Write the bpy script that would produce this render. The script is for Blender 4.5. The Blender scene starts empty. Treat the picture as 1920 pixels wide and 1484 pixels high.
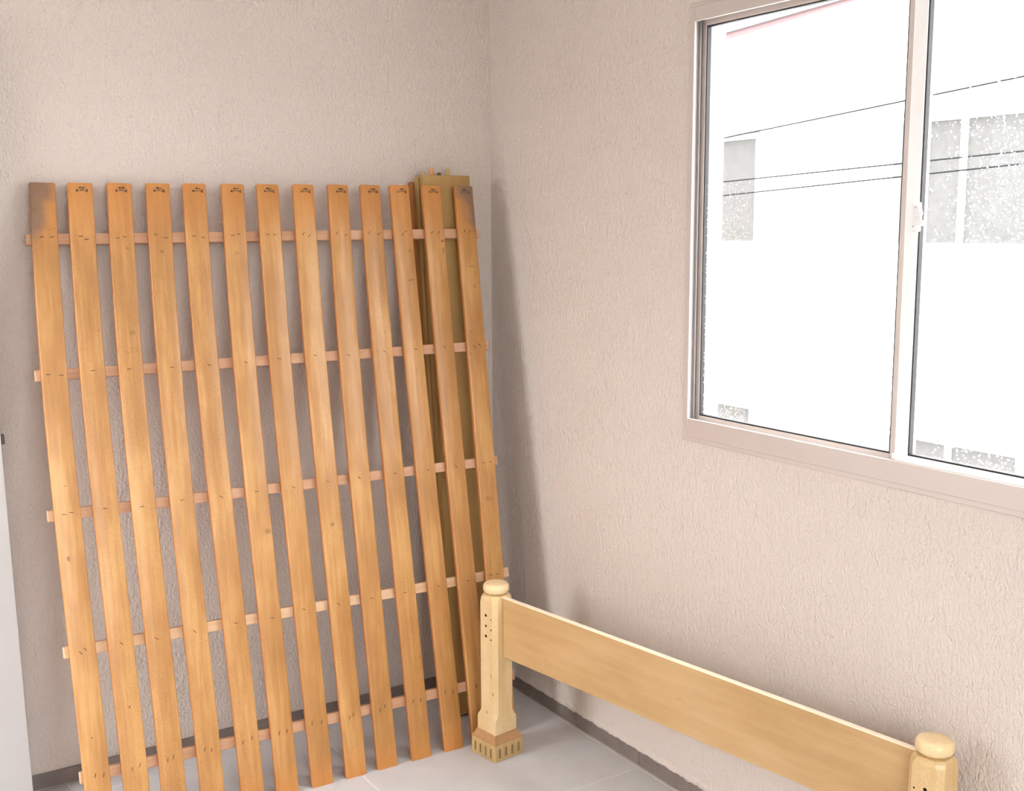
import bpy, bmesh, math, random
from math import sin, cos, pi, sqrt, radians
from mathutils import Vector, Matrix
random.seed(7)
SC = bpy.context.scene
COL = SC.collection

# ------------------------------------------------------------------ camera
F_PX = 2108.136
yaw, pitch, roll = 0.569529329, -0.147981278, -0.00462236504
fw = Vector((sin(yaw)*cos(pitch), cos(yaw)*cos(pitch), sin(pitch)))
r_ = fw.cross(Vector((0, 0, 1))).normalized(); u_ = r_.cross(fw)
rt = r_*cos(roll) + u_*sin(roll); up = u_*cos(roll) - r_*sin(roll)
cam = bpy.data.cameras.new('camera'); camo = bpy.data.objects.new('camera', cam); COL.objects.link(camo)
camo.matrix_world = Matrix(((rt.x, up.x, -fw.x, -2.0338285), (rt.y, up.y, -fw.y, -3.30339781),
                            (rt.z, up.z, -fw.z, 1.6), (0, 0, 0, 1)))
cam.sensor_fit = 'HORIZONTAL'; cam.sensor_width = 36; cam.lens = F_PX/1920*36
cam.clip_start = 0.05; cam.clip_end = 200
SC.camera = camo

# ------------------------------------------------------------------ world, lights, exposure
w = bpy.data.worlds.new('overcast_sky'); SC.world = w; w.use_nodes = True
bg = w.node_tree.nodes['Background']
# standard overcast sky: luminance rises from the horizon to the zenith as (1 + 2 sin h) / 3
_t = w.node_tree; _tc = _t.nodes.new('ShaderNodeTexCoord'); _sx = _t.nodes.new('ShaderNodeSeparateXYZ')
_gt = _t.nodes.new('ShaderNodeMath'); _gt.operation = 'GREATER_THAN'; _gt.inputs[1].default_value = 0.0
_mr = _t.nodes.new('ShaderNodeMapRange'); _mr.inputs['To Min'].default_value = .45; _mr.inputs['To Max'].default_value = 1.0
_m4 = _t.nodes.new('ShaderNodeMath'); _m4.operation = 'MULTIPLY'
_m1 = _t.nodes.new('ShaderNodeMath'); _m1.operation = 'MAXIMUM'; _m1.inputs[1].default_value = 0.0
_m2 = _t.nodes.new('ShaderNodeMath'); _m2.operation = 'MULTIPLY_ADD'; _m2.inputs[1].default_value = 2.0/3; _m2.inputs[2].default_value = 1.0/3
_m3 = _t.nodes.new('ShaderNodeMath'); _m3.operation = 'MULTIPLY'; _m3.inputs[1].default_value = 11.5
_t.links.new(_tc.outputs['Generated'], _sx.inputs[0]); _t.links.new(_sx.outputs[2], _m1.inputs[0])
_t.links.new(_m1.outputs[0], _m2.inputs[0]); _t.links.new(_m2.outputs[0], _m3.inputs[0]); 
_t.links.new(_sx.outputs[2], _gt.inputs[0]); _t.links.new(_gt.outputs[0], _mr.inputs['Value']); _t.links.new(_m3.outputs[0], _m4.inputs[0]); _t.links.new(_mr.outputs[0], _m4.inputs[1])
_t.links.new(_m4.outputs[0], bg.inputs['Strength'])   # the ground beyond the horizon is darker
bg.inputs['Color'].default_value = (.97, .985, 1.0, 1)

def area(name, loc, direction, sx, sy, power, color=(1, 1, 1)):
    l = bpy.data.lights.new(name, 'AREA'); l.shape = 'RECTANGLE'; l.size = sx; l.size_y = sy
    l.energy = power; l.color = color
    o = bpy.data.objects.new(name, l); COL.objects.link(o); o.location = loc
    o.rotation_euler = Vector(direction).to_track_quat('-Z', 'Y').to_euler()
    return o
# daylight through the doorway in the left wall and an added fill opening behind the camera
XLW = -2.42
def portal(name, loc, d, sx, sy):
    o = area(name, loc, d, sx, sy, 1); o.data.cycles.is_portal = True
portal('window_portal', (0.165, -1.71, 1.6), (-1, 0, 0), 1.12, 1.4)
portal('doorway_portal', (XLW-.13, -.475, 1.07), (1, 0, 0), 2.14, .69)
portal('rear_fill_portal', (-1.55, -4.73, 1.6), (0, 1, 0), 1.6, 1.4)

SC.view_settings.view_transform = 'Standard'; SC.view_settings.look = 'None'
SC.view_settings.exposure = 0.90; SC.view_settings.gamma = 1.0
SC.view_settings.use_curve_mapping = False
SC.cycles.max_bounces = 8; SC.cycles.diffuse_bounces = 5; SC.cycles.use_adaptive_sampling = True; SC.cycles.adaptive_threshold = 0.1; SC.cycles.adaptive_min_samples = 16; SC.cycles.transparent_max_bounces = 16
SC.cycles.caustics_reflective = False; SC.cycles.caustics_refractive = False

# ------------------------------------------------------------------ helpers
def link(name, bm, mat, parent=None, smooth=False, mw=None):
    me = bpy.data.meshes.new(name); bmesh.ops.recalc_face_normals(bm, faces=bm.faces)
    bm.to_mesh(me); bm.free()
    if mat: me.materials.append(mat)
    if smooth:
        for p in me.polygons: p.use_smooth = True
    o = bpy.data.objects.new(name, me); COL.objects.link(o)
    return place(o, parent, mw)
def place(o, parent=None, mw=None):
    mw = mw if mw is not None else Matrix.Identity(4)
    if parent is not None:
        o.parent = parent
        o.matrix_parent_inverse = Matrix.Identity(4)
        o.matrix_basis = world_of(parent).inverted() @ mw
    else:
        o.matrix_basis = mw
    return o
def world_of(o):
    return (world_of(o.parent) @ o.matrix_basis) if o.parent else o.matrix_basis.copy()
def empty(name, loc):
    o = bpy.data.objects.new(name, None); COL.objects.link(o); o.empty_display_size = .1
    o.matrix_basis = Matrix.Translation(loc); return o
def tag(o, label=None, cat=None, group=None, kind=None):
    if label: o['label'] = label
    if cat: o['category'] = cat
    if group: o['group'] = group
    if kind: o['kind'] = kind
    return o
def box(bm, a, b, bevel=0, seg=1):
    x0, y0, z0 = a; x1, y1, z1 = b
    vs = [bm.verts.new(p) for p in ((x0,y0,z0),(x1,y0,z0),(x1,y1,z0),(x0,y1,z0),(x0,y0,z1),(x1,y0,z1),(x1,y1,z1),(x0,y1,z1))]
    fs = [bm.faces.new([vs[i] for i in f]) for f in ((0,3,2,1),(4,5,6,7),(0,1,5,4),(1,2,6,5),(2,3,7,6),(3,0,4,7))]
    if bevel:
        es = {e for f in fs for e in f.edges}
        bmesh.ops.bevel(bm, geom=list(es), offset=bevel, segments=seg, profile=.5, affect='EDGES')
    return bm
def nb(): return bmesh.new()
def lathe(bm, prof, n=32, cx=0, cy=0):
    rings = []
    for r, z in prof:
        rings.append([bm.verts.new((cx+r*cos(2*pi*i/n), cy+r*sin(2*pi*i/n), z)) for i in range(n)])
    for a, b in zip(rings, rings[1:]):
        for i in range(n):
            bm.faces.new((a[i], a[(i+1) % n], b[(i+1) % n], b[i]))
    bm.faces.new(rings[0][::-1]); bm.faces.new(rings[-1])
    return bm

class NT:
    def __init__(s, name):
        s.m = bpy.data.materials.new(name); s.m.use_nodes = True; s.t = s.m.node_tree
        s.b = s.t.nodes['Principled BSDF']; s.out = s.t.nodes['Material Output']
    def n(s, typ, **kw):
        nd = s.t.nodes.new(typ)
        for k, v in kw.items():
            if hasattr(nd, k) and k not in nd.inputs: setattr(nd, k, v)
            else: nd.inputs[k].default_value = v
        return nd
    def l(s, a, b): s.t.links.new(a, b)
    def coord(s, scale=(1, 1, 1), which='Object', rand=0):
        tc = s.n('ShaderNodeTexCoord'); mp = s.n('ShaderNodeMapping'); mp.inputs['Scale'].default_value = scale
        src = tc.outputs[which]
        if rand:
            oi = s.n('ShaderNodeObjectInfo'); mu = s.n('ShaderNodeMath', operation='MULTIPLY'); mu.inputs[1].default_value = rand
            s.l(oi.outputs['Random'], mu.inputs[0])
            va = s.n('ShaderNodeVectorMath', operation='ADD'); s.l(src, va.inputs[0]); s.l(mu.outputs[0], va.inputs[1]); src = va.outputs[0]
        s.l(src, mp.inputs['Vector']); return mp.outputs[0]
    def noise(s, co, scale, detail=4, rough=.5):
        nd = s.n('ShaderNodeTexNoise'); nd.inputs['Scale'].default_value = scale
        nd.inputs['Detail'].default_value = detail; nd.inputs['Roughness'].default_value = rough
        s.l(co, nd.inputs['Vector']); return nd.outputs['Fac']
    def ramp(s, fac, stops):
        r = s.n('ShaderNodeValToRGB'); e = r.color_ramp.elements
        while len(e) < len(stops): e.new(.5)
        for el, (p, c) in zip(e, stops):
            el.position = p; el.color = (*c, 1) if len(c) == 3 else c
        s.l(fac, r.inputs['Fac']); return r.outputs['Color']
    def mix(s, fac, a, b, mode='MIX'):
        mx = s.n('ShaderNodeMix', data_type='RGBA', blend_type=mode)
        for sock, v in ((mx.inputs[0], fac), (mx.inputs[6], a), (mx.inputs[7], b)):
            if isinstance(v, (int, float)): sock.default_value = v
            elif isinstance(v, tuple): sock.default_value = (*v, 1) if len(v) == 3 else v
            else: s.l(v, sock)
        return mx.outputs[2]
    def math(s, op, a, b=None, clamp=False):
        nd = s.n('ShaderNodeMath', operation=op, use_clamp=clamp)
        for i, v in enumerate((a, b)):
            if v is None: continue
            if isinstance(v, (int, float)): nd.inputs[i].default_value = v
            else: s.l(v, nd.inputs[i])
        return nd.outputs[0]
    def bump(s, h, strength=.3, dist=.002):
        b = s.n('ShaderNodeBump'); b.inputs['Strength'].default_value = strength; b.inputs['Distance'].default_value = dist
        s.l(h, b.inputs['Height']); s.l(b.outputs[0], s.b.inputs['Normal'])
    def color(s, c):
        if isinstance(c, tuple): s.b.inputs['Base Color'].default_value = (*c, 1)
        else: s.l(c, s.b.inputs['Base Color'])
    def rough(s, r, spec=.5):
        s.b.inputs['Roughness'].default_value = r; s.b.inputs['Specular IOR Level'].default_value = spec
def plain(name, c, r=.5, metal=0, spec=.5):
    t = NT(name); t.color(c); t.rough(r, spec); t.b.inputs['Metallic'].default_value = metal; return t.m

# ------------------------------------------------------------------ materials
def plaster(name, col, strength):
    t = NT(name); co = t.coord((1, 1, .62)); co2 = t.coord()
    wor = t.n('ShaderNodeTexVoronoi', feature='SMOOTH_F1'); wor.inputs['Scale'].default_value = 165
    wn = t.noise(co, 95, 3); 
    va = t.n('ShaderNodeVectorMath', operation='MULTIPLY_ADD')
    nz = t.n('ShaderNodeTexNoise'); nz.inputs['Scale'].default_value = 60; t.l(co, nz.inputs['Vector'])
    t.l(nz.outputs['Color'], va.inputs[0]); va.inputs[1].default_value = (.02, .02, .02); t.l(co, va.inputs[2])
    t.l(va.outputs[0], wor.inputs['Vector'])
    h = t.math('ADD', t.math('MULTIPLY', wor.outputs['Distance'], .8), t.math('MULTIPLY', wn, .9))
    fine = t.noise(co2, 420, 2)
    h = t.math('ADD', h, t.math('MULTIPLY', fine, .25))
    t.bump(h, strength, .0038)
    c = t.ramp(t.noise(co2, 1.3, 3), [(.3, tuple(x*.985 for x in col)), (.7, tuple(min(1, x*1.015) for x in col))])
    gr = t.ramp(t.noise(co2, 700, 1), [(.25, (.90, .90, .90)), (.75, (1.0, 1.0, 1.0))])
    t.color(t.mix(1.0, c, gr, 'MULTIPLY')); t.rough(.75, .25); return t.m
M = {}
M['plaster'] = plaster('textured_plaster', (.715, .642, .585), .8)
M['plaster_reveal'] = plain('smooth_plaster', (.80, .76, .72), .8)
M['ceiling'] = plain('ceiling_paint', (.80, .78, .76), .8)
t = NT('floor_tile'); co = t.coord(rand=7)
t.color(t.ramp(t.noise(co, 9, 5, .6), [(.3, (.52, .51, .515)), (.7, (.58, .57, .575))]))
t.bump(t.noise(co, 300, 2), .08, .001); t.rough(.5, .4); M['tile'] = t.m
t = NT('baseboard_tile'); co = t.coord(rand=5)
t.color(t.ramp(t.noise(co, 14, 5, .6), [(.3, (.185, .152, .137)), (.7, (.245, .205, .188))])); t.rough(.45, .4); M['base_tile'] = t.m
M['grout'] = plain('grout', (.80, .76, .74), .9)
M['caulk'] = plain('grout_band', (.60, .53, .48), .9)
M['door'] = plain('door_paint', (.47, .455, .445), .45)
M['dark_metal'] = plain('dark_metal', (.08, .075, .07), .4, .6)

def wood(name, stops, grain=14, r=.42, spec=.45, ends=None, stain=None, rand=9, bumps=.12, edge=None, marks=(), coat=0):
    """wood with grain along local z; ends=(length, tint); stain=(corner sign) a scorched grey top end"""
    t = NT(name); co = t.coord((1, 1, .06), rand=rand); co2 = t.coord((1, 1, .45), rand=rand); co0 = t.coord()
    g = t.noise(co, grain*6, 6, .6); g2 = t.noise(co2, 7, 3, .55); sp = t.noise(t.coord(rand=rand), 650, 2, .6)
    f = t.math('ADD', t.math('MULTIPLY', g, .42), t.math('MULTIPLY', g2, .60))
    c = t.ramp(f, stops)
    c = t.mix(1.0, c, t.ramp(sp, [(.34, (.76, .73, .68)), (.60, (1, 1, 1))]), 'MULTIPLY')
    # darker smudges
    sm = t.noise(t.coord((1, 1, .6), rand=rand+4), 16, 3, .6)
    c = t.mix(t.math('MULTIPLY', t.ramp(sm, [(.66, (0, 0, 0)), (.80, (1, 1, 1))]), .35), c, (.36, .20, .08))
    if ends:
        L, tint, wid = ends
        sx = t.n('ShaderNodeSeparateXYZ'); t.l(co0, sx.inputs[0]); z = sx.outputs[2]
        a = t.math('SUBTRACT', 1.0, t.math('DIVIDE', z, wid), True); b = t.math('SUBTRACT', 1.0, t.math('DIVIDE', t.math('SUBTRACT', L, z), wid*2.2), True)
        fac = t.math('MULTIPLY', t.math('ADD', a, b, True), t.math('ADD', .35, t.math('MULTIPLY', g2, .8)), True)
        c = t.mix(t.math('MULTIPLY', fac, .75), c, tint, 'MIX')
        if stain:
            s0 = t.math('ADD', t.math('MULTIPLY', t.math('SUBTRACT', z, L-.145), 9.0), t.math('MULTIPLY', t.math('MULTIPLY', sx.outputs[0], stain), 22.0))
            s0 = t.math('ADD', s0, t.math('MULTIPLY', t.math('SUBTRACT', t.noise(co0, 22, 4), .5), 1.5))
            s0 = t.math('MULTIPLY', t.math('SUBTRACT', s0, .25), 1.4, True)
            c = t.mix(t.math('MULTIPLY', s0, .85), c, (.20, .125, .085))
    for mx_, mz_, mr_, ms_, md_ in marks:     # knots, smudges and hairline cracks of this one board
        sm_ = t.n('ShaderNodeSeparateXYZ'); wv = t.n('ShaderNodeVectorMath', operation='MULTIPLY_ADD')
        wn_ = t.n('ShaderNodeTexNoise'); wn_.inputs['Scale'].default_value = 90; t.l(co0, wn_.inputs['Vector'])
        t.l(wn_.outputs['Color'], wv.inputs[0]); wv.inputs[1].default_value = (mr_*1.1,)*3; t.l(co0, wv.inputs[2]); t.l(wv.outputs[0], sm_.inputs[0])
        dx_ = t.math('DIVIDE', t.math('SUBTRACT', sm_.outputs[0], mx_+mr_*.55), mr_); dz_ = t.math('DIVIDE', t.math('SUBTRACT', sm_.outputs[2], mz_+mr_*.55), mr_*ms_)
        q_ = t.math('SUBTRACT', 1.0, t.math('SQRT', t.math('ADD', t.math('MULTIPLY', dx_, dx_), t.math('MULTIPLY', dz_, dz_))), True)
        c = t.mix(t.math('MULTIPLY', t.math('MULTIPLY', q_, 2.0, True), md_), c, (.17, .075, .03))
    if coat:
        t.b.inputs['Coat Weight'].default_value = coat; t.b.inputs['Coat Roughness'].default_value = .22
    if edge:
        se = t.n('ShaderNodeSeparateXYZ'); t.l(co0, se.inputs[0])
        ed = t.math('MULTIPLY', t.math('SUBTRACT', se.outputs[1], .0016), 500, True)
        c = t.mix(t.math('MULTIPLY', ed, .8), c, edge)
    t.color(c); t.bump(g, bumps, .0008); t.rough(r, spec); return t.m
SL = [(.34, (.385, .178, .049)), (.50, (.49, .238, .070)), (.62, (.61, .335, .115))]
LEN = 1.768
ends = (LEN, (.62, .235, .05), .10)
MARKS = {0: [(-.022, .757, .006, 1.4, .8), (-.014, .949, .003, .5, .9), (-.005, .283, .003, 1, .9), (0, 1.697, .05, .03, .5), (0, 1.645, .05, .03, .45)],
  1: [(0, .342, .0035, 1.3, .9), (.012, 1.36, .004, 1, .5)], 2: [(-.002, 1.35, .011, .7, .45), (0, 1.300, .05, .03, .4), (.005, 1.585, .006, 1, .4)],
  3: [(-.006, 1.573, .009, .6, .5), (0, .48, .05, .02, .35)], 5: [(.010, .754, .013, .9, .5), (.010, .754, .006, .8, .5), (-.006, 1.565, .008, .9, .35)],
  6: [(.006, .93, .004, 1, .4)], 7: [(-.006, .746, .010, .8, .5), (-.006, .746, .004, .8, .7)], 9: [(.024, .308, .003, 1, .8), (.004, 1.31, .008, .4, .35)],
  10: [(.008, 1.468, .014, .35, .5), (-.004, 1.18, .0015, 14, .5), (.014, 1.56, .008, .8, .3)],
  11: [(.021, 1.589, .009, .5, .85), (.022, 1.560, .005, 2.5, .5), (-.020, .95, .0010, 60, .55)],
  12: [(-.014, 1.295, .0035, .8, .9), (.004, 1.29, .002, .8, .9), (-.002, 1.262, .003, .8, .8), (.012, 1.250, .003, .7, .8), (-.024, 1.223, .003, 1, .9), (.006, 1.504, .014, .25, .5), (-.002, .757, .016, .8, .35), (.010, 1.44, .010, .6, .35)]}
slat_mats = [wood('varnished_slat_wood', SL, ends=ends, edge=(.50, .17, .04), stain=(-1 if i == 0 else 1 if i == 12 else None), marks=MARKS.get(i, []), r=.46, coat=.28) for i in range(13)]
M['rail'] = wood('rail_wood', [(.3, (.50, .27, .15)), (.5, (.62, .37, .23)), (.75, (.74, .50, .34))], r=.6, spec=.3)
M['rail_pale'] = wood('pale_rail_wood', [(.3, (.60, .36, .19)), (.5, (.72, .48, .29)), (.75, (.82, .62, .44))], r=.6, spec=.3)
M['bed'] = wood('bed_board_wood', [(.34, (.49, .305, .125)), (.5, (.565, .365, .165)), (.66, (.63, .42, .21))], r=.45, grain=6, bumps=.05)
M['post'] = wood('bed_post_wood', [(.32, (.56, .37, .14)), (.5, (.70, .50, .25)), (.66, (.80, .62, .37))], r=.35, grain=3, bumps=.05, marks=[(.020, .262, .0025, 3.5, .75), (.028, .205, .002, 4, .7), (0, .140, .006, .8, .5), (-.02, .30, .002, 1.5, .6)])
M['cap'] = wood('bed_cap_wood', [(.3, (.80, .58, .30)), (.5, (.86, .66, .38)), (.75, (.90, .72, .46))], r=.3, grain=3, bumps=.03)
M['plinth'] = wood('bed_plinth_wood', [(.34, (.34, .20, .07)), (.5, (.52, .35, .15)), (.64, (.64, .46, .24))], r=.5, grain=5)
M['trim_wood'] = wood('plinth_moulding_wood', [(.3, (.40, .215, .09)), (.7, (.52, .30, .135))], r=.5)
M['side'] = wood('side_board_wood', [(.3, (.39, .235, .075)), (.5, (.46, .29, .10)), (.75, (.54, .355, .145))], r=.5, grain=6, bumps=.05)
M['ledger'] = wood('ledger_wood', [(.3, (.34, .13, .035)), (.7, (.46, .20, .06))], r=.5)
M['dowel_orange'] = plain('orange_dowel_wood', (.66, .30, .11), .6)
M['dowel_tan'] = plain('tan_dowel_wood', (.50, .36, .14), .6)
M['dowel_dark'] = plain('dark_dowel_wood', (.16, .07, .02), .6)
M['ink'] = plain('black_stamp_ink', (.035, .028, .025), .7)
M['staple'] = plain('rusty_staple', (.025, .014, .01), .7, 0)
M['pale_edge'] = plain('top_edge_highlight', (.90, .77, .58), .45)  # highlight along the panel's top edge, put into the colour
M['flute'] = plain('dark_flute_wood', (.30, .20, .09), .8)  # flutes darker than the plinth faces
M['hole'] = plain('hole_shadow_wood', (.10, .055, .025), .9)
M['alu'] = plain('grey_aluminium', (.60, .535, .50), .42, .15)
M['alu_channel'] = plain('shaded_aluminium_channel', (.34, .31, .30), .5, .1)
M['alu_lit'] = plain('lit_white_aluminium', (.95, .97, .98), .25)  # bright glare of the right sash put into its base colour
M['gasket'] = plain('black_gasket', (.02, .018, .02), .6)
M['white_plastic'] = plain('white_plastic', (.85, .86, .88), .35)
t = NT('window_glass')
for n_ in list(t.t.nodes):
    if n_ != t.out: t.t.nodes.remove(n_)
tr = t.n('ShaderNodeBsdfTransparent'); tr.inputs[0].default_value = (.98, .985, .98, 1)
gl = t.n('ShaderNodeBsdfGlossy'); gl.inputs['Roughness'].default_value = .02
fr = t.n('ShaderNodeFresnel'); fr.inputs[0].default_value = 1.45
mx = t.n('ShaderNodeMixShader'); t.l(t.math('MULTIPLY', fr.outputs[0], .12), mx.inputs[0]); t.l(tr.outputs[0], mx.inputs[1]); t.l(gl.outputs[0], mx.inputs[2])
t.l(mx.outputs[0], t.out.inputs[0]); M['glass'] = t.m
t = NT('rain_drop'); t.t.nodes.remove(t.b)
d = t.n('ShaderNodeBsdfDiffuse'); d.inputs[0].default_value = (.95, .95, .95, 1)
d2 = t.n('ShaderNodeBsdfTranslucent'); d2.inputs[0].default_value = (.95, .95, .95, 1)
mx = t.n('ShaderNodeMixShader'); mx.inputs[0].default_value = .5; t.l(d.outputs[0], mx.inputs[1]); t.l(d2.outputs[0], mx.inputs[2]); t.l(mx.outputs[0], t.out.inputs[0]); M['drop'] = t.m
t = NT('facade_render'); co = t.coord()
t.color(t.ramp(t.noise(co, 2.2, 4), [(.3, (.86, .86, .86)), (.7, (.90, .90, .895))])); t.rough(.9, .1); M['facade'] = t.m
M['facade_line'] = plain('dark_ledge', (.12, .115, .112), .9)  # ledge lines much darker than the facade
M['facade_frame'] = plain('far_white_frame', (.88, .88, .88), .5)
t = NT('far_window_pane'); co = t.coord()
t.color(t.ramp(t.noise(co, 30, 3), [(.35, (.088, .085, .083)), (.65, (.104, .101, .099))])); t.rough(.6, .05); M['far_pane'] = t.m
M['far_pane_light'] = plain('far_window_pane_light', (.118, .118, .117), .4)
M['verge_pink'] = plain('pink_roof_verge', (.19, .115, .12), .8)
M['verge_grey'] = plain('grey_roof_edge', (.125, .12, .12), .8)
M['cable'] = plain('black_cable', (.015, .015, .017), .8, 0, .1)

# ------------------------------------------------------------------ the setting
XL, YF, ZC = -2.42, -4.60, 2.62
S = lambda o: tag(o, kind='structure')
# floor: grout bed with separate tiles
bm = nb(); box(bm, (XL-.9, YF-.6, -.10), (0.0, 0.0, -.0025))
floor = S(link('floor', bm, M['grout']))
TX, TY, G = .742, .742, .0028
xs = [-.0165, -.726]
while xs[-1] > XL-.8: xs.append(xs[-1]-TX)
ys = [-.0, -.098]
while ys[-1] > YF-.5: ys.append(ys[-1]-TY)
for i in range(len(xs)-1):
    for j in range(len(ys)-1):
        x1, x0 = xs[i]-(G if i else 0), xs[i+1]+G; y1, y0 = ys[j]-(G if j else .004), ys[j+1]+G
        x0 = max(x0, XL-.9); y0 = max(y0, YF-.6)
        if x1-x0 < .02 or y1-y0 < .02: continue
        bm = nb(); box(bm, (x0-(x0+x1)/2, y0-(y0+y1)/2, -.011), (x1-(x0+x1)/2, y1-(y0+y1)/2, 0), .0008)
        link('tile', bm, M['tile'], floor, mw=Matrix.Translation(((x0+x1)/2, (y0+y1)/2, 0)))
# walls
bm = nb(); box(bm, (XL-.12, 0, -.1), (.16, .15, ZC)); S(link('wall_back', bm, M['plaster']))
WY0, WY1, WZ0, WZ1 = -2.42, -1.0, 1.03, 2.166      # window opening
bm = nb()
for a, b in (((0, YF, -.1), (.115, WY0, ZC)), ((0, WY1, -.1), (.115, 0.0, ZC)), ((0, WY0, -.1), (.115, WY1, WZ0)), ((0, WY0, WZ1), (.115, WY1, ZC))):
    box(bm, a, b)
bmesh.ops.remove_doubles(bm, verts=bm.verts, dist=1e-5)
S(link('wall_right', bm, M['plaster']))
bm = nb(); e = .012   # white plastered outer reveal lining the opening behind the frame
box(bm, (.075, WY1-.004, WZ0), (.12, WY1-.0005, WZ1)); box(bm, (.075, WY0+.0005, WZ0), (.12, WY0+.004, WZ1))
box(bm, (.075, WY0+.004, WZ0+.0005), (.12, WY1-.004, WZ0+.01)); box(bm, (.075, WY0+.004, WZ1-.01), (.12, WY1-.004, WZ1-.0005))
S(link('trim_1', bm, M['plaster_reveal']))
bm = nb()
box(bm, (XL-.12, -.13, -.1), (XL, 0, ZC)); box(bm, (XL-.12, YF, -.1), (XL, -.82, ZC)); box(bm, (XL-.12, -.82, 2.14), (XL, -.13, ZC))
box(bm, (XL-1.0, -2.6, -.1), (XL-.9, 1.4, .85)); box(bm, (XL-1.0, -2.6, 2.45), (XL-.12, 1.4, 2.6)); box(bm, (XL-.9, -2.6, -.1), (XL-.12, 1.4, -.02))   # added unseen blockers trimming the doorway light: parapet, slab above; slab below
S(link('wall_left', bm, M['plaster']))
bm = nb()
box(bm, (XL-.12, YF-.12, -.1), (-2.35, YF, ZC)); box(bm, (-.75, YF-.12, -.1), (.16, YF, ZC)); box(bm, (-2.35, YF-.12, 2.3), (-.75, YF, ZC)); box(bm, (-2.35, YF-.12, -.1), (-.75, YF, .9))  # rear opening added out of view, sized for fill light
S(link('wall_front', bm, M['plaster']))
bm = nb(); box(bm, (XL-.12, YF-.12, ZC), (.16, .15, ZC+.1)); S(link('ceiling', bm, M['ceiling']))
# baseboards made of cut tiles
def baseboard(name, segs, axis, h=.0485):
    bm = nb()
    lo, hi = segs[0][0], segs[-1][1]
    if axis == 'x': box(bm, (lo, -.0015, 0), (hi, 0, h-.003))
    else: box(bm, (-.0015, lo, 0), (0, hi, h-.003))
    root = S(link(name, bm, M['grout']))
    for a, b in segs:
        bm = nb(); L = (b-a)/2-.0012
        if axis == 'x': box(bm, (-L, -.0065, .003), (L, -.0012, h), .0006); mw = Matrix.Translation(((a+b)/2, 0, 0))
        else: box(bm, (-.0065, -L, .003), (-.0012, L, h), .0006); mw = Matrix.Translation((0, (a+b)/2, 0))
        link('tile', bm, M['base_tile'], root, mw=mw)
    return root
baseboard('baseboard_back', [(-2.41, -1.90), (-1.90, -1.16), (-1.16, -.42), (-.42, -.007)], 'x')
baseboard('baseboard_right', [(-4.55, -3.80), (-3.80, -3.06), (-3.06, -2.316), (-2.316, -1.574), (-1.574, -.832), (-.832, -.009)], 'y')
# pale sealing band at the foot of the right wall
bm = nb(); box(bm, (-.0165, YF+.01, -.006), (-.007, -.009, .0012), .0006); S(link('trim_2', bm, M['caulk']))
# rough plaster lip overlapping the right baseboard
bm = nb(); n = 240; rows = []
for i in range(n+1):
    y = -.02 - i*(2.4/n)
    j = .0025*sin(i*.9)+.002*sin(i*2.3+1)+random.uniform(-.0015, .0015)
    k = max(0, .0012+.0022*sin(i*.11+2.0)+.0015*sin(i*.31))*random.uniform(.4, 1.4)
    rows.append([bm.verts.new(p) for p in ((-.0002, y, .066+j), (-.0015-k*.4, y, .060+j), (-.0069-k*.2, y, .0496+j*.7-k*.4), (-.0062, y, .0475+j*.5))])
for a, b in zip(rows, rows[1:]):
    for q in range(3): bm.faces.new((a[q], a[q+1], b[q+1], b[q]))
S(link('trim_3', bm, M['plaster'], smooth=True))

# door leaf standing open against the back wall, in the left foreground
door = empty('door_1', (-2.36, -.085, 0)); S(door)
tilt = Matrix.Translation((-1.585, -.085, .55)) @ Matrix.Rotation(radians(-1.0), 4, 'Y') @ Matrix.Translation((.0, 0, -.55))
bm = nb(); box(bm, (-.79, -.0175, .008), (0, .0175, 2.09), .002, 2)
link('door_leaf', bm, M['door'], door, mw=tilt)
bm = nb(); box(bm, (-.0005, -.010, .98), (.0015, .010, 1.12)); box(bm, (.001, -.006, 1.035), (.010, .006, 1.062), .002)
link('latch_plate', bm, M['dark_metal'], door, mw=tilt)

# ------------------------------------------------------------------ window
win = empty('window_1', (0, -1.71, 1.03)); S(win)
LY1, LY0, LZ0, LZ1 = -1.021, -2.399, 1.086, 2.126
def ringframe(x0, x1, oy0, oy1, oz0, oz1, iy0, iy1, iz0, iz1, bev=.0012):
    bm = nb()
    box(bm, (x0, iy1, oz0), (x1, oy1, oz1), bev); box(bm, (x0, oy0, oz0), (x1, iy0, oz1), bev)
    box(bm, (x0, iy0, oz0), (x1, iy1, iz0), bev); box(bm, (x0, iy0, iz1), (x1, iy1, oz1), bev)
    return bm
link('frame_flange', ringframe(-.0065, .001, -2.418, -1.0035, 1.036, 2.163, LY0, LY1, LZ0, LZ1), M['alu'], win)
link('frame_lip', ringframe(-.0035, .0, -2.430, -.9985, 1.0235, 2.172, -2.416, -1.005, 1.038, 2.161), M['alu'], win)
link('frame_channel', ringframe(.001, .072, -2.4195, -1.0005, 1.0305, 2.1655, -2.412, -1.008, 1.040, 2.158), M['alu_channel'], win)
link('track', ringframe(.0195, .0225, -2.412, -1.008, 1.040, 2.158, -2.403, -1.0165, 1.060, 2.148, .0005), M['alu_channel'], win)
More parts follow.
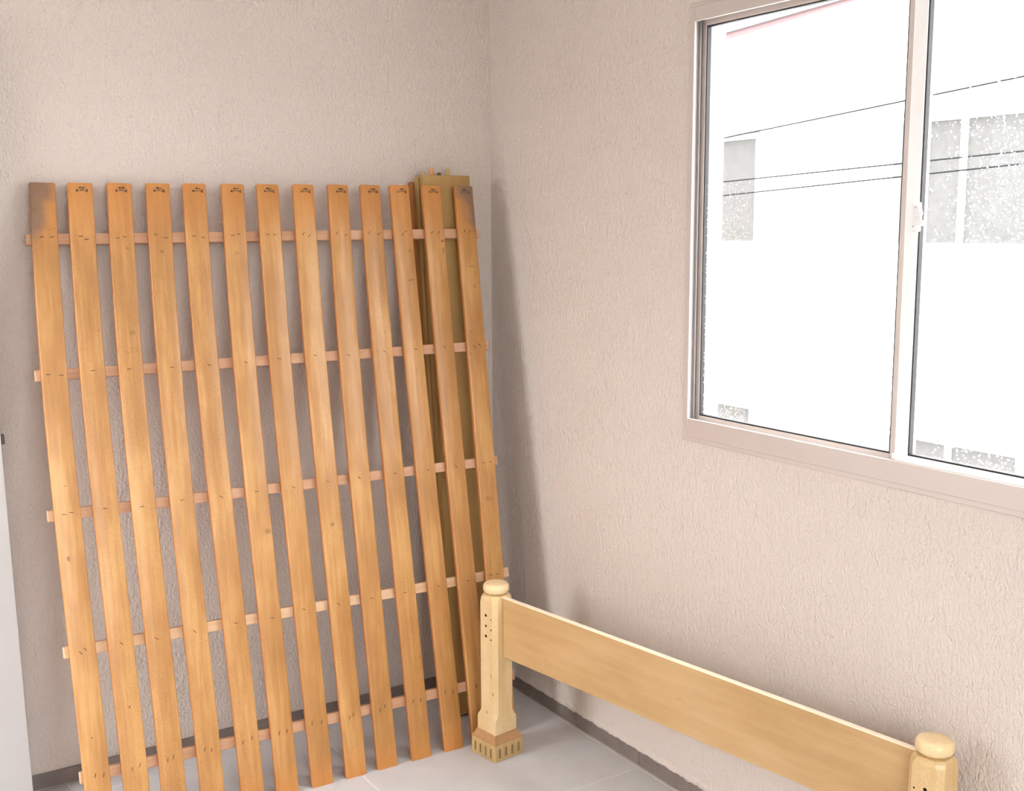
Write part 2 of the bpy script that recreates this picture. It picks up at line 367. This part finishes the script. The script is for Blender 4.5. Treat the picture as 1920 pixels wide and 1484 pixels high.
def sash(name, x0, x1, y0, y1, z0, z1, sl, sr, rb, rtp, mat):
    # sl: stile width at the y1 (left in view) side, sr: at the y0 side
    s = link(name, ringframe(x0, x1, y0, y1, z0, z1, y0+sr, y1-sl, z0+rb, z1-rtp), mat, win)
    xm = (x0+x1)/2
    link('gasket', ringframe(xm-.0065, xm+.0065, y0+sr-.001, y1-sl+.001, z0+rb-.001, z1-rtp+.001, y0+sr+.0032, y1-sl-.0032, z0+rb+.0040, z1-rtp-.0035, .0003), M['gasket'], s)
    bm = nb(); box(bm, (xm-.002, y0+sr+.001, z0+rb+.001), (xm+.002, y1-sl-.001, z1-rtp-.001)); link('glass_pane', bm, M['glass'], s)
    return s
s1 = sash('sash', .030, .046, -1.720, -1.009, 1.042, 2.156, .0175, .058, .049, .038, M['alu'])
s2 = sash('sash', .001, .018, -2.410, -1.698, 1.062, 2.150, .034, .034, .0395, .040, M['alu_lit'])
# latch on the right sash
bm = nb(); box(bm, (-.010, -1.7405, 1.588), (.001, -1.7225, 1.650), .003, 2); lt = link('latch', bm, M['white_plastic'], s2)
bm = nb(); box(bm, (-.020, -1.748, 1.622), (-.010, -1.7285, 1.646), .004, 2)
for v in bm.verts:
    if v.co.z < 1.63: v.co.y -= .006
link('latch_lever', bm, M['white_plastic'], lt)
bm = nb(); box(bm, (-.017, -1.757, 1.600), (-.010, -1.733, 1.612), .003, 2); box(bm, (-.014, -1.750, 1.612), (-.010, -1.736, 1.626), .001)
link('latch_catch', bm, M['white_plastic'], lt)
bm = nb(); box(bm, (-.0205, -1.7405, 1.638), (-.0198, -1.7385, 1.640)); box(bm, (-.0105, -1.7285, 1.598), (-.0099, -1.7265, 1.600)); link('screw', bm, M['dark_metal'], lt)
# small roller shoe at the foot of the overlap
bm = nb(); box(bm, (.002, -1.698, 1.087), (.016, -1.690, 1.100), .001); link('guide_block', bm, M['alu_lit'], s2)

# rain drops on the outer glass
def drops(parent, x, fn, n, rnd):
    bm = nb()
    for i in range(n):
        y, z, r = fn(rnd)
        if r <= 0: continue
        m = [bm.verts.new((x, y+r*cos(a)*rnd.uniform(.8, 1.2), z+r*sin(a)*rnd.uniform(.85, 1.35))) for a in [q*pi/3 for q in range(6)]]
        tp = bm.verts.new((x+r*.45, y, z))
        for q in range(6): bm.faces.new((m[q], m[(q+1) % 6], tp))
    tag(link('rain_drops', bm, M['drop'], parent, smooth=True), kind='stuff')
rnd = random.Random(3)
def f2(r):
    y = -1.735-abs(r.random())**.75*.42; z = 1.105+r.random()*.98
    k = min(1, (-1.74-y)/.12+.15)
    if r.random() > k: return 0, 0, 0
    return y, z, r.choice([.0009, .0012, .0016, .0022])
def f1(r):
    z = 1.095+r.random()**1.5*.62; y = -1.03-r.random()**1.2*.16
    return y, z, r.choice([.0007, .001, .0013])
def f1b(r):
    return -1.03-r.random()*.14, 1.095+r.random()**.8*.05, r.choice([.0009, .0013, .0016])
drops(s2, .012, f2, 5200, rnd)
drops(s1, .0405, f1, 1500, rnd)

# ------------------------------------------------------------------ slatted bed base leaning on the back wall
yb = lambda x: -.41+(x+1.43)/1.24*(-.035)
yt = lambda x: -.03+(x+1.43)/1.24*(-.08)
TR = [-1.403, -1.307, -1.204, -1.101, -.999, -.888, -.784, -.675, -.566, -.461, -.363, -.254, -.139]
BR = [-1.426, -1.330, -1.234, -1.131, -1.020, -.921, -.815, -.710, -.609, -.496, -.384, -.284, -.190]
WD, TH = .0665, .017
base = empty('slatted_bed_base', (-.82, -.43, 0))
tag(base, 'slatted wooden bed base of thirteen orange varnished slats leaning on the wall', 'bed base')
def slat_frame(i):
    B = Vector((BR[i]-WD/2, yb(BR[i]), 0)); tx = TR[i]-WD/2; ty = yt(TR[i])
    dz = sqrt(LEN**2-(B.y-ty)**2-(tx-B.x)**2); T = Vector((tx, ty, dz))
    d = (T-B).normalized(); X = Vector((1, 0, 0)); X = (X-d*X.dot(d)).normalized(); N = d.cross(X)   # N points toward the wall
    if N.y < 0: N = -N
    return B, d, X, N
RAILS = [(1.617, -1.490, -.126), (1.249, -1.503, -.134), (.874, -1.509, -.146), (.511, -1.505, -.149), (.180, -1.498, -.167)]
RW, RT = .030, .020
BOW = [.0145, .0130, .0145, .0130, .0130, .0120, .0110, .0095, .0095, .0065, .0045, .0030, 0]
bowx = lambda i, z: -BOW[i]*sin(pi*max(0.0, min(1.0, z/LEN))**1.5)
for i in range(13):
    B, d, X, N = slat_frame(i)
    Bk = B + N*0.0
    mw = Matrix(((X.x, N.x, d.x, B.x), (X.y, N.y, d.y, B.y), (X.z, N.z, d.z, B.z), (0, 0, 0, 1)))
    bm = nb()
    # rounded plank with a barely waving edge (real solid wood)
    ns = 14; c = .0042; prof = []
    hw = WD/2
    pts = []
    for (cx, cy, a0) in ((hw-c, c, -pi/2), (hw-c, TH-c, 0), (-hw+c, TH-c, pi/2), (-hw+c, c, pi)):
        for q in range(4): a = a0+q*pi/6; pts.append((cx+c*cos(a), cy+c*sin(a)))
    rr = random.Random(i+50); ph = rr.uniform(0, 6); bow = BOW[i]
    rings = []
    zs = [0.0, .003]+[LEN*(k/ns) for k in range(1, ns)]+[LEN-.003, LEN]
    for k, z in enumerate(zs):
        sc = 1 if 0 < k < len(zs)-1 else .93
        off = bowx(i, z)+.0005*sin(z*2.2+ph)
        rings.append([bm.verts.new((x*sc+off, (y-TH/2)*sc+TH/2, z)) for x, y in pts])
    for a, b in zip(rings, rings[1:]):
        for q in range(len(pts)): bm.faces.new((a[q], a[(q+1) % len(pts)], b[(q+1) % len(pts)], b[q]))
    bm.faces.new(rings[0][::-1]); bm.faces.new(rings[-1])
    mat = slat_mats[i]
    sl = link('slat', bm, mat, base, smooth=True, mw=mw)
    if i == 0: sl['label'] = 'leftmost slat with dark scorched top end'
    if i == 12: sl['label'] = 'rightmost slat with dark scorched top corner'
    sl.data.set_sharp_from_angle(angle=radians(40))
    # staples
    rr = random.Random(i+5)
    for k, (s, _, _) in enumerate(RAILS):
        cnt = 2 if (k in (0, 4) or i in (0, 12)) else 1
        for q in range(cnt):
            px = rr.uniform(-.006, .006)+(0 if cnt == 1 else (-.0105, .0115)[q]); pz = s+rr.uniform(-.005, .005)
            ang = (rr.uniform(-.2, .3) if k == 0 and i < 7 else rr.uniform(.5, 1.1) if k == 0 else rr.uniform(-.9, -.1) if k < 4 else rr.uniform(1.1, 1.45))
            if k in (1, 2, 3) and i < 4: ang = rr.uniform(-.15, .1) if k < 3 else rr.uniform(-1.0, -.6)
            bm = nb(); L = .0056; box(bm, (-L, -.0005, -.0008), (L, .0004, .0008))
            link('staple', bm, M['staple'], sl, mw=mw @ Matrix.Translation((px+bowx(i, pz), -.0001, pz)) @ Matrix.Rotation(-ang, 4, 'Y'))
    # printed stamp: a smudged cap over a row of short strokes
    if i:
        bm = nb(); sx = rr.uniform(.000, .008)+.001; zc = LEN-.014
        def quad(x0, z0, x1, z1, sk=0):
            vs = [bm.verts.new(p) for p in ((sx+x0, -.00025, zc+z0), (sx+x1, -.00025, zc+z0), (sx+x1+sk, -.00025, zc+z1), (sx+x0+sk, -.00025, zc+z1))]; bm.faces.new(vs)
        for q in range(7):
            x = -.0125+q*.0040
            dz = -.0009*abs(q-3)
            quad(x, -.0078+dz+rr.uniform(-.001, .001), x+rr.uniform(.0012, .0026), -.0028+dz, .0006)
        quad(-.0145, -.0105, -.0120, -.0035); quad(.0125, -.0120, .0155, -.0030)
        for q in range(5):
            h = .0052-.0009*abs(q-2)
            quad(-.0085+q*.0036, -.0012, -.0085+q*.0036+rr.uniform(.0026, .0036), -.0012+h*rr.uniform(.5, 1.2), .0008)
        st = link('stamp', bm, M['ink'], sl, mw=mw)
        st.modifiers.new('thickness', 'SOLIDIFY').thickness = .0002
# rails run behind the slats: placed on the line through the first and last slat
B0, d0, X0, N0 = slat_frame(0); B1, d1, X1, N1 = slat_frame(12)
for k, (s, xl, xr) in enumerate(RAILS):
    P0 = B0+d0*s; P1 = B1+d1*s
    D = (P1-P0).normalized(); N = (N0+N1)/2; N = (N-D*N.dot(D)).normalized()
    at = lambda x: P0+(P1-P0)*((x-P0.x)/(P1.x-P0.x))
    L0, L1 = at(xl), at(xr)
    Z = D.cross(N).normalized(); Z = Z if Z.z > 0 else -Z
    mid = (L0+L1)/2 + N*(TH+RT/2+.0006)
    # local z along the rail so the grain follows it
    mw = Matrix(((N.x, Z.x, D.x, mid.x), (N.y, Z.y, D.y, mid.y), (N.z, Z.z, D.z, mid.z), (0, 0, 0, 1)))
    hl = (L1-L0).length/2
    bm = nb(); box(bm, (-RT/2, -RW/2, -hl), (RT/2, RW/2, hl), .0015)
    link('rail', bm, M['rail_pale'] if k == 3 else M['rail'], base, mw=mw)

# ------------------------------------------------------------------ two bed side boards standing behind it
def board_mw(x0, ybot, ytop, L):
    B = Vector((x0, ybot, 0)); dy = ytop-ybot; dz = sqrt(L*L-dy*dy); d = Vector((0, dy, dz))/L
    N = Vector((0, d.z, -d.y))
    return Matrix(((1, N.x, d.x, B.x), (0, N.y, d.y, B.y), (0, N.z, d.z, B.z), (0, 0, 0, 1))), d, N
Lb = 1.771
mwf, d, N = board_mw(-.3035, -.245, -.081, Lb)
fb = empty('bed_side_board', (-.23, -.26, 0))
tag(fb, 'pale wooden bed side board upright behind the right slats, nearest the slats', 'bed board', 'bed side boards in the corner')
lift = Matrix.Translation((0, 0, .006))
bm = nb(); box(bm, (0, 0, 0), (.172, .026, Lb), .002, 2); link('plank', bm, M['side'], fb, mw=lift @ mwf)
def dowel(parent, mw, x, y, z0, h, mat, name='dowel'):
    bm = nb(); r = .0066
    lathe(bm, [(r, z0-.01), (r, z0+h-.004), (r*.8, z0+h-.001), (r*.45, z0+h)], 14, x, y); link(name, bm, mat, parent, smooth=True, mw=mw)
dowel(fb, lift @ mwf, .040, .013, Lb, .024, M['dowel_orange']); dowel(fb, lift @ mwf, .098, .013, Lb, .023, M['dowel_tan'])
rb = empty('bed_side_board', (-.23, -.2, 0))
tag(rb, 'second wooden bed side board hard against the wall, dark strip on its back', 'bed board', 'bed side boards in the corner')
mwr = lift @ mwf @ Matrix.Translation((-.004, .0295, 0))
bm = nb(); box(bm, (-.002, 0, 0), (.168, .022, Lb-.002), .004, 3); link('plank', bm, M['side'], rb, mw=mwr)
bm = nb(); box(bm, (-.016, .0225, 0), (.060, .0455, Lb-.016), .004, 1); link('ledger', bm, M['ledger'], rb, mw=mwr)
dowel(rb, mwr, .026, .012, Lb-.002, .017, M['dowel_tan']); dowel(rb, mwr, .086, .012, Lb-.002, .016, M['dowel_dark'])

# ------------------------------------------------------------------ footboard: two posts and a panel
foot = empty('bed_footboard', (-.20, -1.21, 0))
tag(foot, 'pale wooden bed footboard with two capped posts standing on the floor below the window', 'footboard')
PL, PR = Vector((-.312, -.520, 0)), Vector((-.099, -1.913, 0))
U = (PR-PL).normalized(); V = Vector((0, 0, 1)).cross(U)      # local x = U, local y = V
if V.x < 0: V = -V
def post(P, flip):
    ux = U if not flip else -U
    vy = Vector((0, 0, 1)).cross(ux)
    mw = Matrix(((ux.x, vy.x, 0, P.x), (ux.y, vy.y, 0, P.y), (0, 0, 1, 0), (0, 0, 0, 1)))
    a = .0425
    bm = nb()
    def oct_ring(hw, c, z):
        pts = [(hw, -hw+c), (hw, hw-c), (hw-c, hw), (-hw+c, hw), (-hw, hw-c), (-hw, -hw+c), (-hw+c, -hw), (hw-c, -hw)]
        return [bm.verts.new((x, y, z)) for x, y in pts]
    prof = [(a, .0008, .075), (a, .0008, .118), (a*.985, .003, .126), (a*.955, .007, .130), (a*.94, .0115, .138), (a*.935, .0125, .148), (a*.935, .0125, .30), (a*.935, .0125, .485),
            (a*.92, .0135, .495), (a*.875, .0155, .503), (a*.79, .0165, .508), (.020, .008, .510)]
    rings = [oct_ring(*p) for p in prof]
    for A, Bq in zip(rings, rings[1:]):
        for q in range(8): bm.faces.new((A[q], A[(q+1) % 8], Bq[(q+1) % 8], Bq[q]))
    bm.faces.new(rings[0][::-1]); bm.faces.new(rings[-1])
    p = link('post', bm, M['post'], foot, mw=mw)
    bm = nb()   # round cap on a dark neck
    lathe(bm, [(.022, .508), (.029, .5095), (.0305, .513), (.0360, .5145), (.0390, .520), (.0397, .528), (.0385, .5355), (.0350, .5405), (.030, .5425), (.012, .5430)], 40)
    link('cap', bm, M['cap'], p, smooth=True, mw=mw)
    bm = nb(); A = oct_ring(.053, .001, .052)
    bv = [bm.verts.new((x*s_, y*s_, z)) for s_, z in ((1, .054),) for x, y in [(.053, -.053), (.053, .053), (-.053, .053), (-.053, -.053)]]
    bm.free(); bm = nb()
    def sq(hw, z): return [bm.verts.new((x*hw, y*hw, z)) for x, y in ((1, -1), (1, 1), (-1, 1), (-1, -1))]
    rg = [sq(.0553, .053), sq(.0553, .057), sq(.052, .060), sq(.0455, .072), sq(.0440, .078)]
    for A, Bq in zip(rg, rg[1:]):
        for q in range(4): bm.faces.new((A[q], A[(q+1) % 4], Bq[(q+1) % 4], Bq[q]))
    bm.faces.new(rg[0][::-1]); bm.faces.new(rg[-1])
    link('moulding', bm, M['trim_wood'], p, mw=mw)
    bm = nb(); box(bm, (-.0562, -.0562, 0), (.0562, .0562, .053), .0015)
    pl = link('plinth', bm, M['plinth'], p, mw=mw)
    cuts(pl, p, mw, M['hole'])
    return p, mw
def boolean(o, cutter_bm, mat):
    me = bpy.data.meshes.new('cut'); bmesh.ops.recalc_face_normals(cutter_bm, faces=cutter_bm.faces); cutter_bm.to_mesh(me); cutter_bm.free()
    me.materials.append(mat)
    c = bpy.data.objects.new('cut', me); COL.objects.link(c)
    keep = (o.parent, o.matrix_basis.copy()); o.parent = None; o.matrix_basis = Matrix.Identity(4)
    md = o.modifiers.new('b', 'BOOLEAN'); md.operation = 'DIFFERENCE'; md.solver = 'EXACT'; md.object = c; md.material_mode = 'TRANSFER'
    bpy.context.view_layer.update()
    dg = bpy.context.evaluated_depsgraph_get()
    new = bpy.data.meshes.new_from_object(o.evaluated_get(dg)); o.modifiers.clear(); o.data = new
    o.parent, o.matrix_basis = keep; bpy.data.objects.remove(c)
def cuts(pl, p, mw, mat):
    bm = nb()      # four upright rounded flutes on each face of the plinth
    for face in range(4):
        R = Matrix.Rotation(face*pi/2, 4, 'Z')
        for q in range(4):
            c = -.0375+q*.025
            pts = [(c+.0042*cos(a), .036+.0042*sin(a)) for a in [pi*k/6 for k in range(7)]]+[(c+.0042*cos(a), .014+.0042*sin(a)) for a in [pi+pi*k/6 for k in range(7)]]
            fr_ = [bm.verts.new(R @ Vector((.0595, y, z))) for y, z in pts]; bk = [bm.verts.new(R @ Vector((.0532, y, z))) for y, z in pts]
            bm.faces.new(fr_); bm.faces.new(bk[::-1])
            for k in range(len(pts)): bm.faces.new((fr_[k], bk[k], bk[(k+1) % len(pts)], fr_[(k+1) % len(pts)]))
    boolean(pl, bm, M['flute'])
post_l, mwl = post(PL, False)
post_r, mwr2 = post(PR, True)
def cyl(bm, p, axis, r, depth, n=14):
    axis = axis.normalized(); s = axis.orthogonal().normalized(); t2 = axis.cross(s)
    A = [bm.verts.new(p+axis*.004+(s*cos(2*pi*i/n)+t2*sin(2*pi*i/n))*r) for i in range(n)]
    Bq = [bm.verts.new(v.co-axis*(depth+.004)) for v in A]
    bm.faces.new(A); bm.faces.new(Bq[::-1])
    for i in range(n): bm.faces.new((A[i], Bq[i], Bq[(i+1) % n], A[(i+1) % n]))
def holes(p, mw, side, rows):
    """side: +1/-1 local y face that looks into the room; rows of (along, z, radius)"""
    bm = nb()
    for a, z, r in rows: cyl(bm, Vector((a, side*.0397, z)), Vector((0, side, 0)), r, .02)
    boolean(p, bm, M['hole'])
inv = mwl.to_3x3().inverted(); side_l = 1 if (inv @ Vector((-1, 0, 0))).y > 0 else -1
side_r = 1 if (mwr2.to_3x3().inverted() @ Vector((-1, 0, 0))).y > 0 else -1
holes(post_l, mwl, side_l, [(-.002, .447, .0048), (-.002, .414, .0042), (-.002, .382, .0048), (.0215, .4385, .0026), (.0215, .406, .0028), (.0215, .3755, .0028)])
holes(post_r, mwr2, side_r, [(-.004, .443, .0042), (-.004, .410, .0040), (.0205, .4385, .0022)])
# panel
bl = (PR-PL).length
bm = nb(); box(bm, (-.009, .320, .0335), (.009, .505, bl-.0335), .0012)
mid = PL
Vn = -V
mwp = Matrix(((Vn.x, 0, U.x, PL.x), (Vn.y, 0, U.y, PL.y), (0, 1, 0, 0), (0, 0, 0, 1)))
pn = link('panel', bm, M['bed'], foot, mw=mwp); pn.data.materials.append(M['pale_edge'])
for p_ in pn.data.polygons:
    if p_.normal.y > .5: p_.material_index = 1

# ------------------------------------------------------------------ outside: facade opposite, wires
DX = 6.0
bld = empty('apartment_building', (DX, 2.5, -3.2))
tag(bld, 'white rendered apartment building seen through the window', 'building')
cols_ = [(4.805, 6.20), (1.85, 3.262)]; rows_ = [(1.440, 2.50), (-1.23, -.177)]
bm = nb()
def topz(y): return 3.445+(5.4-y)*.062 + max(0, 0)
YA, YB = -8.0, 12.0
ysp = sorted([YA, YB]+[v for c_ in cols_ for v in c_])
for i in range(len(ysp)-1):
    y0, y1 = ysp[i], ysp[i+1]
    opening = (y0, y1) in cols_
    zz = [-3.2]+([v for r2 in sorted(rows_) for v in r2] if opening else [])+[None]
    for k in range(0, len(zz), 2):
        z0, z1 = zz[k], zz[k+1]
        if z1 is None:
            vs = [bm.verts.new(p) for p in ((DX, y0, z0), (DX, y1, z0), (DX, y1, topz(y1)), (DX, y0, topz(y0)), (DX+.2, y0, z0), (DX+.2, y1, z0), (DX+.2, y1, topz(y1)), (DX+.2, y0, topz(y0)))]
            for f in ((0,3,2,1),(4,5,6,7),(0,1,5,4),(1,2,6,5),(2,3,7,6),(3,0,4,7)): bm.faces.new([vs[j] for j in f])
        else: box(bm, (DX, y0, z0), (DX+.2, y1, z1))
link('facade', bm, M['facade'], bld)
for z in (2.965, .305):
    bm = nb(); box(bm, (DX-.012, YA, z-.010), (DX+.001, YB, z+.006)); link('ledge', bm, M['facade_line'] if z < 1 else M['facade'], bld)
for (y0, y1) in cols_:
    for (z0, z1) in rows_:
        bm = nb(); f = .05
        box(bm, (DX+.03, y0, z0), (DX+.07, y0+f, z1)); box(bm, (DX+.03, y1-f, z0), (DX+.07, y1, z1))
        box(bm, (DX+.03, y0+f, z0), (DX+.07, y1-f, z0+.02)); box(bm, (DX+.03, y0+f, z1-.045), (DX+.07, y1-f, z1))
        ym = y0+(2.523-1.85) if y0 < 3 else (y0+y1)/2
        box(bm, (DX+.025, ym-.028, z0), (DX+.065, ym+.028, z1))
        fr2 = link('window', bm, M['facade_frame'], bld)
        for a, b in ((y0+f, ym-.028), (ym+.028, y1-f)):
            bm = nb(); box(bm, (DX+.048, a, z0+.02), (DX+.056, b, z1-.045)); link('pane', bm, M['far_pane'], fr2)
        bm = nb(); box(bm, (DX-.03, y0-.03, z1+.005), (DX+.02, y1+.06, z1+.03)); link('drip_ledge', bm, M['facade_line'], fr2)
        bm = nb(); box(bm, (DX-.04, y0-.03, z0-.04), (DX+.03, y1+.03, z0)); link('sill', bm, M['facade_frame'], fr2)
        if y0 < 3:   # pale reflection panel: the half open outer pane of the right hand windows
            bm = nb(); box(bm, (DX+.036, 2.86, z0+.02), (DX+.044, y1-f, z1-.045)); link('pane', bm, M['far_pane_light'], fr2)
# roof verge
for dz0, dz1, mt, nm, o in ((-.015, .045, 'verge_pink', 'roof_verge', .05), (.045, .115, 'verge_grey', 'roof_tiles', .08)):
    bm = nb(); vs = []
    for x in (DX-o, DX+.25):
        for y, z in ((3.6, topz(3.6)+dz0*.3), (6.5, topz(6.5)+dz0), (6.5, topz(6.5)+dz1), (3.6, topz(3.6)+dz1*.3)): vs.append(bm.verts.new((x, y, z)))
    for f in ((0,1,2,3),(7,6,5,4),(0,4,5,1),(1,5,6,2),(2,6,7,3),(3,7,4,0)): bm.faces.new([vs[j] for j in f])
    link(nm, bm, M[mt], bld)
# overhead wires
def wire(pts, label, r=.0045):
    cu = bpy.data.curves.new('overhead_wire', 'CURVE'); cu.dimensions = '3D'; cu.bevel_depth = r; cu.bevel_resolution = 1
    sp = cu.splines.new('POLY'); sp.points.add(len(pts)-1)
    for p, q in zip(sp.points, pts): p.co = (*q, 1)
    dg_o = bpy.data.objects.new('tmp', cu); COL.objects.link(dg_o); bpy.context.view_layer.update()
    me = bpy.data.meshes.new_from_object(dg_o.evaluated_get(bpy.context.evaluated_depsgraph_get())); me.name = 'overhead_wire'
    bpy.data.objects.remove(dg_o); me.materials.append(M['cable'])
    o = bpy.data.objects.new('overhead_wire', me); COL.objects.link(o); tag(o, label, 'wire', 'overhead wires outside the window')
def line(za, zb, sag=.0):
    return [(3.0, 4.5-k*.45, za+(zb-za)*(k*.45/4.5)+0*sag) for k in range(-2, 18)]
def through(y0, z0, y1, z1):
    k = (z1-z0)/(y1-y0); return [(3.0, y, z0+k*(y-y0)) for y in (6.0, 3.0, 0.0, -3.0)]
wire(through(2.14, 2.149, .025, 2.304), 'steep black wire crossing above the opposite windows, uppermost')
wire(through(2.146, 1.880, .001, 1.954), 'thin wire across the opposite windows, middle of three')
wire(through(2.153, 1.793, -.003, 1.894), 'thin wire across the opposite windows, lowest of three')
# ground outside
bm = nb(); box(bm, (.2, -9, -3.3), (DX+.3, 12, -3.2)); tag(link('street', bm, plain('pale_concrete', (.6, .59, .57), .9)), kind='structure')
